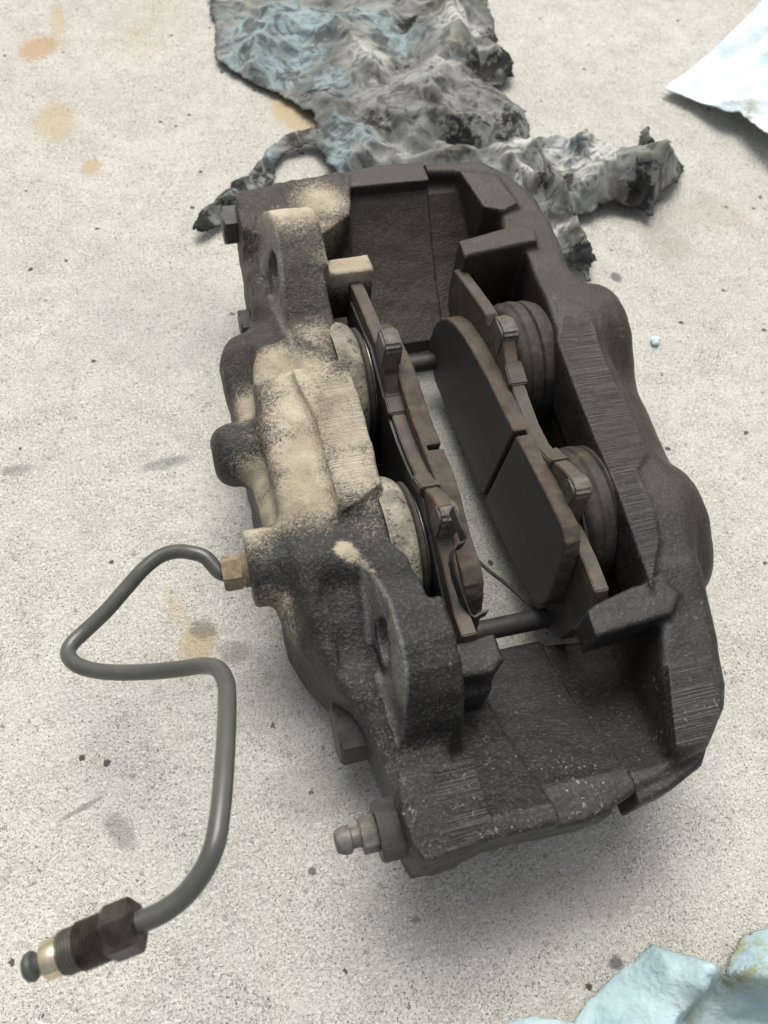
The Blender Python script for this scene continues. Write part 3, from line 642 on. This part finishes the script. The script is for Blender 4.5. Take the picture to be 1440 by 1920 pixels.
# wear spring riveted to the left pad
SP = [at(q[0], q[1], q[2] + 10) for q in ((851, 948, 74), (860, 972, 73), (868, 992, 72), (875, 1008, 70), (868, 1016, 69), (857, 1019, 68), (850, 1030, 67), (849, 1046, 65), (856, 1078, 60), (868, 1112, 55), (878, 1140, 51), (884, 1153, 49.5), (890, 1156, 49), (900, 1150, 49), (916, 1143, 49))]
bm = bmesh.new(); prev = None
fine = []
for i in range(len(SP) - 1):
    for t in np.linspace(0, 1, 5, endpoint=False): fine.append(SP[i] * (1 - t) + SP[i + 1] * t)
fine.append(SP[-1])
for i, q in enumerate(fine):
    wv = np.array([-.5, 0, -4.2]); T = fine[min(i + 1, len(fine) - 1)] - fine[max(i - 1, 0)]; nn = np.cross(T, wv); nn = nn / np.linalg.norm(nn) * .4
    ring = [bm.verts.new(tuple(v_ * S)) for v_ in (q - nn, q + nn, q + nn + wv, q - nn + wv)]
    if prev:
        for a in range(4): bm.faces.new((prev[a], prev[(a + 1) % 4], ring[(a + 1) % 4], ring[a]))
    else: bm.faces.new(ring[::-1])
    prev = ring
bm.faces.new(prev); bmesh.ops.recalc_face_normals(bm, faces=bm.faces)
me = bpy.data.meshes.new('wear_spring'); bm.to_mesh(me); bm.free()
o = link('wear_spring', me, M['plate_dark'], pad_l, True); auto_smooth(o, 50)
# ------------------------------------------------------------------ concrete and towels
g = link('ground', mesh_np('ground', [(-6000, -6000, 0), (6000, -6000, 0), (6000, 6000, 0), (-6000, 6000, 0)], [(0, 1, 2, 3)]), M['concrete'], None, False)
g['kind'] = 'structure'
def perlin(x, y, seed):
    r = np.random.default_rng(seed); perm = r.permutation(512); ang = r.uniform(0, 2 * np.pi, 512); gx, gy = np.cos(ang), np.sin(ang)
    xi, yi = np.floor(x).astype(int), np.floor(y).astype(int); xf, yf = x - xi, y - yi
    u, v = xf ** 3 * (xf * (xf * 6 - 15) + 10), yf ** 3 * (yf * (yf * 6 - 15) + 10)
    def gr(ix, iy):
        h = perm[(perm[ix % 512] + iy) % 512]; return gx[h] * (x - ix) + gy[h] * (y - iy)
    a = gr(xi, yi); b = gr(xi + 1, yi); c = gr(xi, yi + 1); e_ = gr(xi + 1, yi + 1)
    return (a + (b - a) * u) + ((c + (e_ - c) * u) - (a + (b - a) * u)) * v
def fbm(x, y, seed, o=4):
    t = 0; a = 1.0
    for i in range(o): t = t + a * perlin(x * 2 ** i, y * 2 ** i, seed + i); a *= .5
    return t
def seg_dist(U, V, pts):
    d = np.full(U.shape, 1e9)
    for (ax, ay), (bx, by) in zip(pts[:-1], pts[1:]):
        ex, ey = bx - ax, by - ay; t = np.clip(((U - ax) * ex + (V - ay) * ey) / (ex * ex + ey * ey + 1e-9), 0, 1)
        d = np.minimum(d, np.hypot(U - ax - ex * t, V - ay - ey * t))
    return d
def cloth(name, poly, zfun, mat, seed, folds, spots, step=1.0, jag=2.0, shift=4.0, wrinkle=3.0, thick=.5, scale=24.0, warp=5.0, zp=8):
    """crumpled sheet: outline and fold lines in pixels of the picture, brought to the ground plane"""
    P = np.array(plan(poly, zp)); lo, hi = P.min(0) - 6, P.max(0) + 6
    xs = np.arange(lo[0], hi[0], step); ys = np.arange(lo[1], hi[1], step); U, V = np.meshgrid(xs, ys, indexing='ij')
    sd = poly_sd(U, V, [tuple(q) for q in P]) + jag * fbm(U / 9, V / 9, seed + 50, 4) + .28 * jag * fbm(U / 2.6, V / 2.6, seed + 60, 2)
    keep = sd < 0
    WU = U + warp * fbm(U / 22, V / 22, seed + 20, 3); WV_ = V + warp * fbm(U / 22, V / 22, seed + 21, 3)
    edge = np.clip(-sd / 9, 0, 1)
    Z = zfun(U, V, sd)
    for pts, amp, w in folds:
        dd = seg_dist(WU, WV_, plan(pts, zp)); Z = Z + 1.15 * amp * np.exp(-np.abs(dd / w) ** 1.2) * (.5 + .5 * edge)
    wx, wy = U + 5 * fbm(U / 34, V / 34, seed + 3, 2), V + 5 * fbm(U / 34, V / 34, seed + 4, 2)
    def crease(ang, fx, fy, sd_): 
        ca, sa = math.cos(ang), math.sin(ang)
        return np.clip(1 - np.abs(perlin((wx * ca + wy * sa) / (scale * fx), (-wx * sa + wy * ca) / (scale * fy), sd_)) * 2.7, 0, 1) ** 1.3
    mk = np.clip(.5 + 2.5 * perlin(U / 55, V / 55, seed + 12), 0, 1)
    r1 = mk * crease(.5, .5, 3.2, seed + 5) + (1 - mk) * crease(2.0, .55, 3.4, seed + 15)
    r2 = crease(1.2, .6, .8, seed + 6)
    msk = np.clip(.45 + 1.8 * perlin(U / 36, V / 36, seed + 8), 0, 1)
    Z = Z + wrinkle * (r1 * (.35 + .65 * msk) + .25 * r2 * (1 - msk)) * (.3 + .7 * edge) + .16 * fbm(U / 5, V / 5, seed + 9, 3)
    X2 = U + shift * fbm(U / scale, V / scale, seed + 1, 3) * edge; Y2 = V + shift * fbm(U / scale, V / scale, seed + 2, 3) * edge
    Z = np.maximum(Z, .5 + .5 * np.clip(fbm(U / 6, V / 6, seed + 30, 2), 0, 1))
    cell = keep[:-1, :-1] & keep[1:, :-1] & keep[1:, 1:] & keep[:-1, 1:]
    idx = np.full(U.shape, -1); used = np.zeros(U.shape, bool)
    for a, b in ((0, 0), (1, 0), (1, 1), (0, 1)): used[a:used.shape[0] - 1 + a, b:used.shape[1] - 1 + b] |= cell
    idx[used] = np.arange(used.sum())
    q = np.stack([idx[:-1, :-1][cell], idx[1:, :-1][cell], idx[1:, 1:][cell], idx[:-1, 1:][cell]], 1)
    p = np.stack([X2[used], Y2[used], Z[used]], 1)
    me = mesh_np(name, p, q)
    set_attr(me, 'grime', np.clip(1 - (-sd[used]) / np.maximum(1.5, 3.5 + 5 * fbm(U / 12, V / 12, seed + 70, 2)[used]), 0, 1) * .85)
    for an in ('black', 'blue', 'light'):
        t = np.zeros(len(p))
        for kind, px, py, r, amp in spots:
            if kind == an: c = at(px, py, zp); t = np.maximum(t, amp * np.exp(-((p[:, 0] - c[0]) ** 2 + (p[:, 1] - c[1]) ** 2) / r ** 2))
        set_attr(me, an, np.clip(t, 0, 1))
    o = link(name, me, M[mat])
    md = o.modifiers.new('thickness', 'SOLIDIFY'); md.thickness = thick * S; md.offset = 1
    return o
RAG = [(385, -60), (400, 45), (402, 100), (430, 120), (470, 140), (520, 165), (562, 188), (588, 215), (592, 238), (545, 246), (505, 262), (482, 290), (472, 312), (440, 332), (402, 370), (362, 412), (355, 428), (374, 430), (402, 418), (432, 395),
       (480, 352), (512, 318), (522, 290), (545, 268), (590, 268), (612, 300), (640, 330), (760, 345), (900, 345), (960, 350), (990, 395), (1030, 445), (1068, 490), (1104, 520), (1114, 470), (1092, 425), (1072, 402), (1100, 395),
       (1150, 378), (1185, 382), (1225, 400), (1238, 360), (1272, 342), (1286, 305), (1282, 285), (1240, 280), (1222, 262), (1216, 232), (1204, 245), (1196, 280), (1150, 292), (1122, 262), (1095, 275), (1040, 268), (995, 265), (998, 235), (985, 200), (955, 180), (930, 150), (968, 138), (962, 112), (935, 60), (905, -60)]
RAG_FOLDS = [([(640, 55), (690, 130), (740, 240)], 11, 15), ([(860, -20), (850, 95), (800, 210)], 16, 16), ([(520, 20), (480, 120)], 7, 9), ([(560, 60), (545, 150)], -5, 7), ([(765, 10), (745, 110), (720, 160)], -7, 7),
             ([(700, 290), (640, 240), (600, 205)], 8, 9), ([(720, 150), (735, 270)], -5, 6), ([(770, 290), (830, 258), (900, 268), (960, 250)], -6, 6), ([(880, 40), (905, 130), (950, 150)], -8, 7), ([(955, 120), (930, 110), (945, 140)], 10, 7),
             ([(900, 190), (960, 220)], 8, 10), ([(800, 240), (880, 235)], 6, 8), ([(650, 300), (800, 300), (960, 290)], 7, 9), ([(1000, 295), (1110, 305), (1190, 330)], 15, 13), ([(1060, 370), (1130, 345), (1180, 345)], 12, 11),
             ([(990, 330), (1060, 372)], -9, 6), ([(955, 320), (1020, 375), (1085, 440), (1108, 500)], 12, 6), ([(1130, 300), (1185, 330), (1190, 370)], -7, 5), ([(1200, 350), (1270, 315)], 13, 8), ([(1215, 240), (1205, 280)], 10, 5), ([(1110, 270), (1085, 290)], 9, 6),
             ([(580, 245), (520, 265), (490, 300), (420, 365), (365, 420)], 6, 4)]
RAG_SPOTS = [('blue', 560, 40, 34, 1), ('blue', 480, 60, 30, .9), ('blue', 450, 105, 22, .8), ('blue', 570, 95, 18, .9), ('blue', 430, 20, 20, .5), ('blue', 645, 260, 16, .9), ('blue', 630, 300, 14, .9), ('blue', 505, 290, 9, 1), ('blue', 430, 360, 7, .8), ('blue', 740, 60, 24, .8), ('blue', 620, 150, 24, .7), ('blue', 700, 30, 24, .7), ('blue', 520, 120, 26, .8), ('blue', 690, 280, 14, .7), ('blue', 860, 130, 14, .4), ('blue', 1030, 300, 14, .45), ('blue', 1060, 310, 14, .5), ('blue', 1085, 480, 8, .4),
             ('light', 1050, 300, 28, 1), ('light', 1110, 320, 20, .8), ('light', 980, 290, 22, .8), ('light', 860, 60, 22, .9), ('light', 820, 150, 20, .6), ('light', 690, 110, 22, .7), ('light', 740, 300, 22, .6), ('light', 1090, 365, 14, .6), ('light', 1240, 320, 7, .6), ('light', 980, 340, 10, .9), ('light', 1050, 430, 6, .8),
             ('black', 905, 125, 12, 1), ('black', 950, 128, 9, 1), ('black', 765, 30, 9, .8), ('black', 420, 350, 12, 1), ('black', 370, 420, 10, 1), ('black', 480, 320, 9, .7), ('black', 1040, 355, 11, 1), ('black', 1085, 490, 10, 1), ('black', 1190, 300, 10, 1), ('black', 1220, 285, 8, .8), ('black', 1265, 300, 7, .8), ('black', 1195, 375, 9, 1), ('black', 870, 262, 14, .7), ('black', 700, 240, 10, .6), ('black', 925, 60, 10, .7), ('black', 960, 240, 14, .6), ('black', 760, 120, 10, .5), ('black', 590, 170, 9, .5), ('black', 1160, 275, 7, .8)]
rag = cloth('paper_rag', RAG, lambda U, V, sd: 2.5 + 3.0 * np.clip(fbm(U / 40, V / 40, 77, 2), -.3, 1), 'rag', 31, RAG_FOLDS, RAG_SPOTS, .8, 3.2, 4.0, 4.0, .5, 28, 6)
tag(rag, 'torn crumpled grey blue paper rag black with grease behind the caliper', 'rag')
TW = [(1250, 141), (1300, 108), (1345, 75), (1400, 32), (1450, -10), (1560, -110), (1800, -60), (1720, 300), (1560, 330), (1445, 262), (1408, 226), (1388, 206), (1366, 205), (1340, 190), (1308, 168)]
tip = at(1250, 141, 4)[:2]
tw = cloth('paper_towel', TW, lambda U, V, sd: 2 + .15 * np.clip(np.hypot(U - tip[0], V - tip[1]), 0, 160), 'towel', 5,
           [([(1290, 130), (1440, 100)], 5, 9), ([(1340, 110), (1445, 55)], -6, 7), ([(1330, 165), (1445, 150)], -4, 6), ([(1360, 190), (1450, 200)], 5, 8)], [('light', 1400, 205, 7, .8), ('black', 1405, 215, 4, .6)], 1.0, .5, 1.5, 1.0, .4, 36, 2, 14)
tag(tw, 'clean white and pale blue paper towel at the top right corner', 'paper towel')
TB = [(940, 1935), (965, 1912), (1010, 1905), (1080, 1916), (1105, 1885), (1165, 1822), (1222, 1770), (1275, 1790), (1332, 1815), (1348, 1830), (1360, 1800), (1395, 1755), (1440, 1738), (1560, 1740), (1560, 2100), (940, 2100)]
tb = cloth('paper_towel', TB, lambda U, V, sd: 2 + 4 * np.clip(-sd / 8, 0, 1), 'towel_blue', 15,
           [([(1225, 1785), (1150, 1860), (1100, 1920)], 8, 10), ([(1225, 1785), (1330, 1828)], 9, 9), ([(1320, 1840), (1260, 1905), (1230, 1960)], 13, 13), ([(1200, 1850), (1150, 1950)], -5, 7), ([(1130, 1895), (1120, 1950)], -5, 3),
            ([(1385, 1770), (1450, 1750)], 12, 9), ([(1315, 1815), (1410, 1842), (1500, 1850)], 24, 8), ([(1345, 1875), (1400, 1900), (1470, 1930)], -18, 16), ([(1352, 1832), (1345, 1860), (1310, 1920)], -9, 5), ([(1000, 1915), (1080, 1925)], 5, 5)],
           [('light', 1385, 1765, 11, 1), ('light', 1365, 1800, 10, 1), ('light', 1410, 1790, 6, .7), ('light', 1330, 1890, 9, .5), ('black', 1352, 1835, 4, .8), ('black', 1300, 1900, 6, .5)], .6, .5, 1.6, 1.5, .4, 20, 3.0, 12)
tag(tb, 'crumpled pale blue paper towel at the bottom right corner', 'paper towel')
ps = cloth('paper_scrap', [(1219, 640), (1223, 631), (1232, 632), (1238, 640), (1233, 648), (1224, 648)], lambda U, V, sd: 1.0 + 1.2 * np.clip(-sd, 0, 1), 'towel', 3, [([(1222, 640), (1236, 640)], .8, 1)], [], .25, .35, .3, .6, .3, 3, .5, 1)
tag(ps, 'tiny pale blue scrap of paper on the concrete right of the caliper', 'paper scrap')
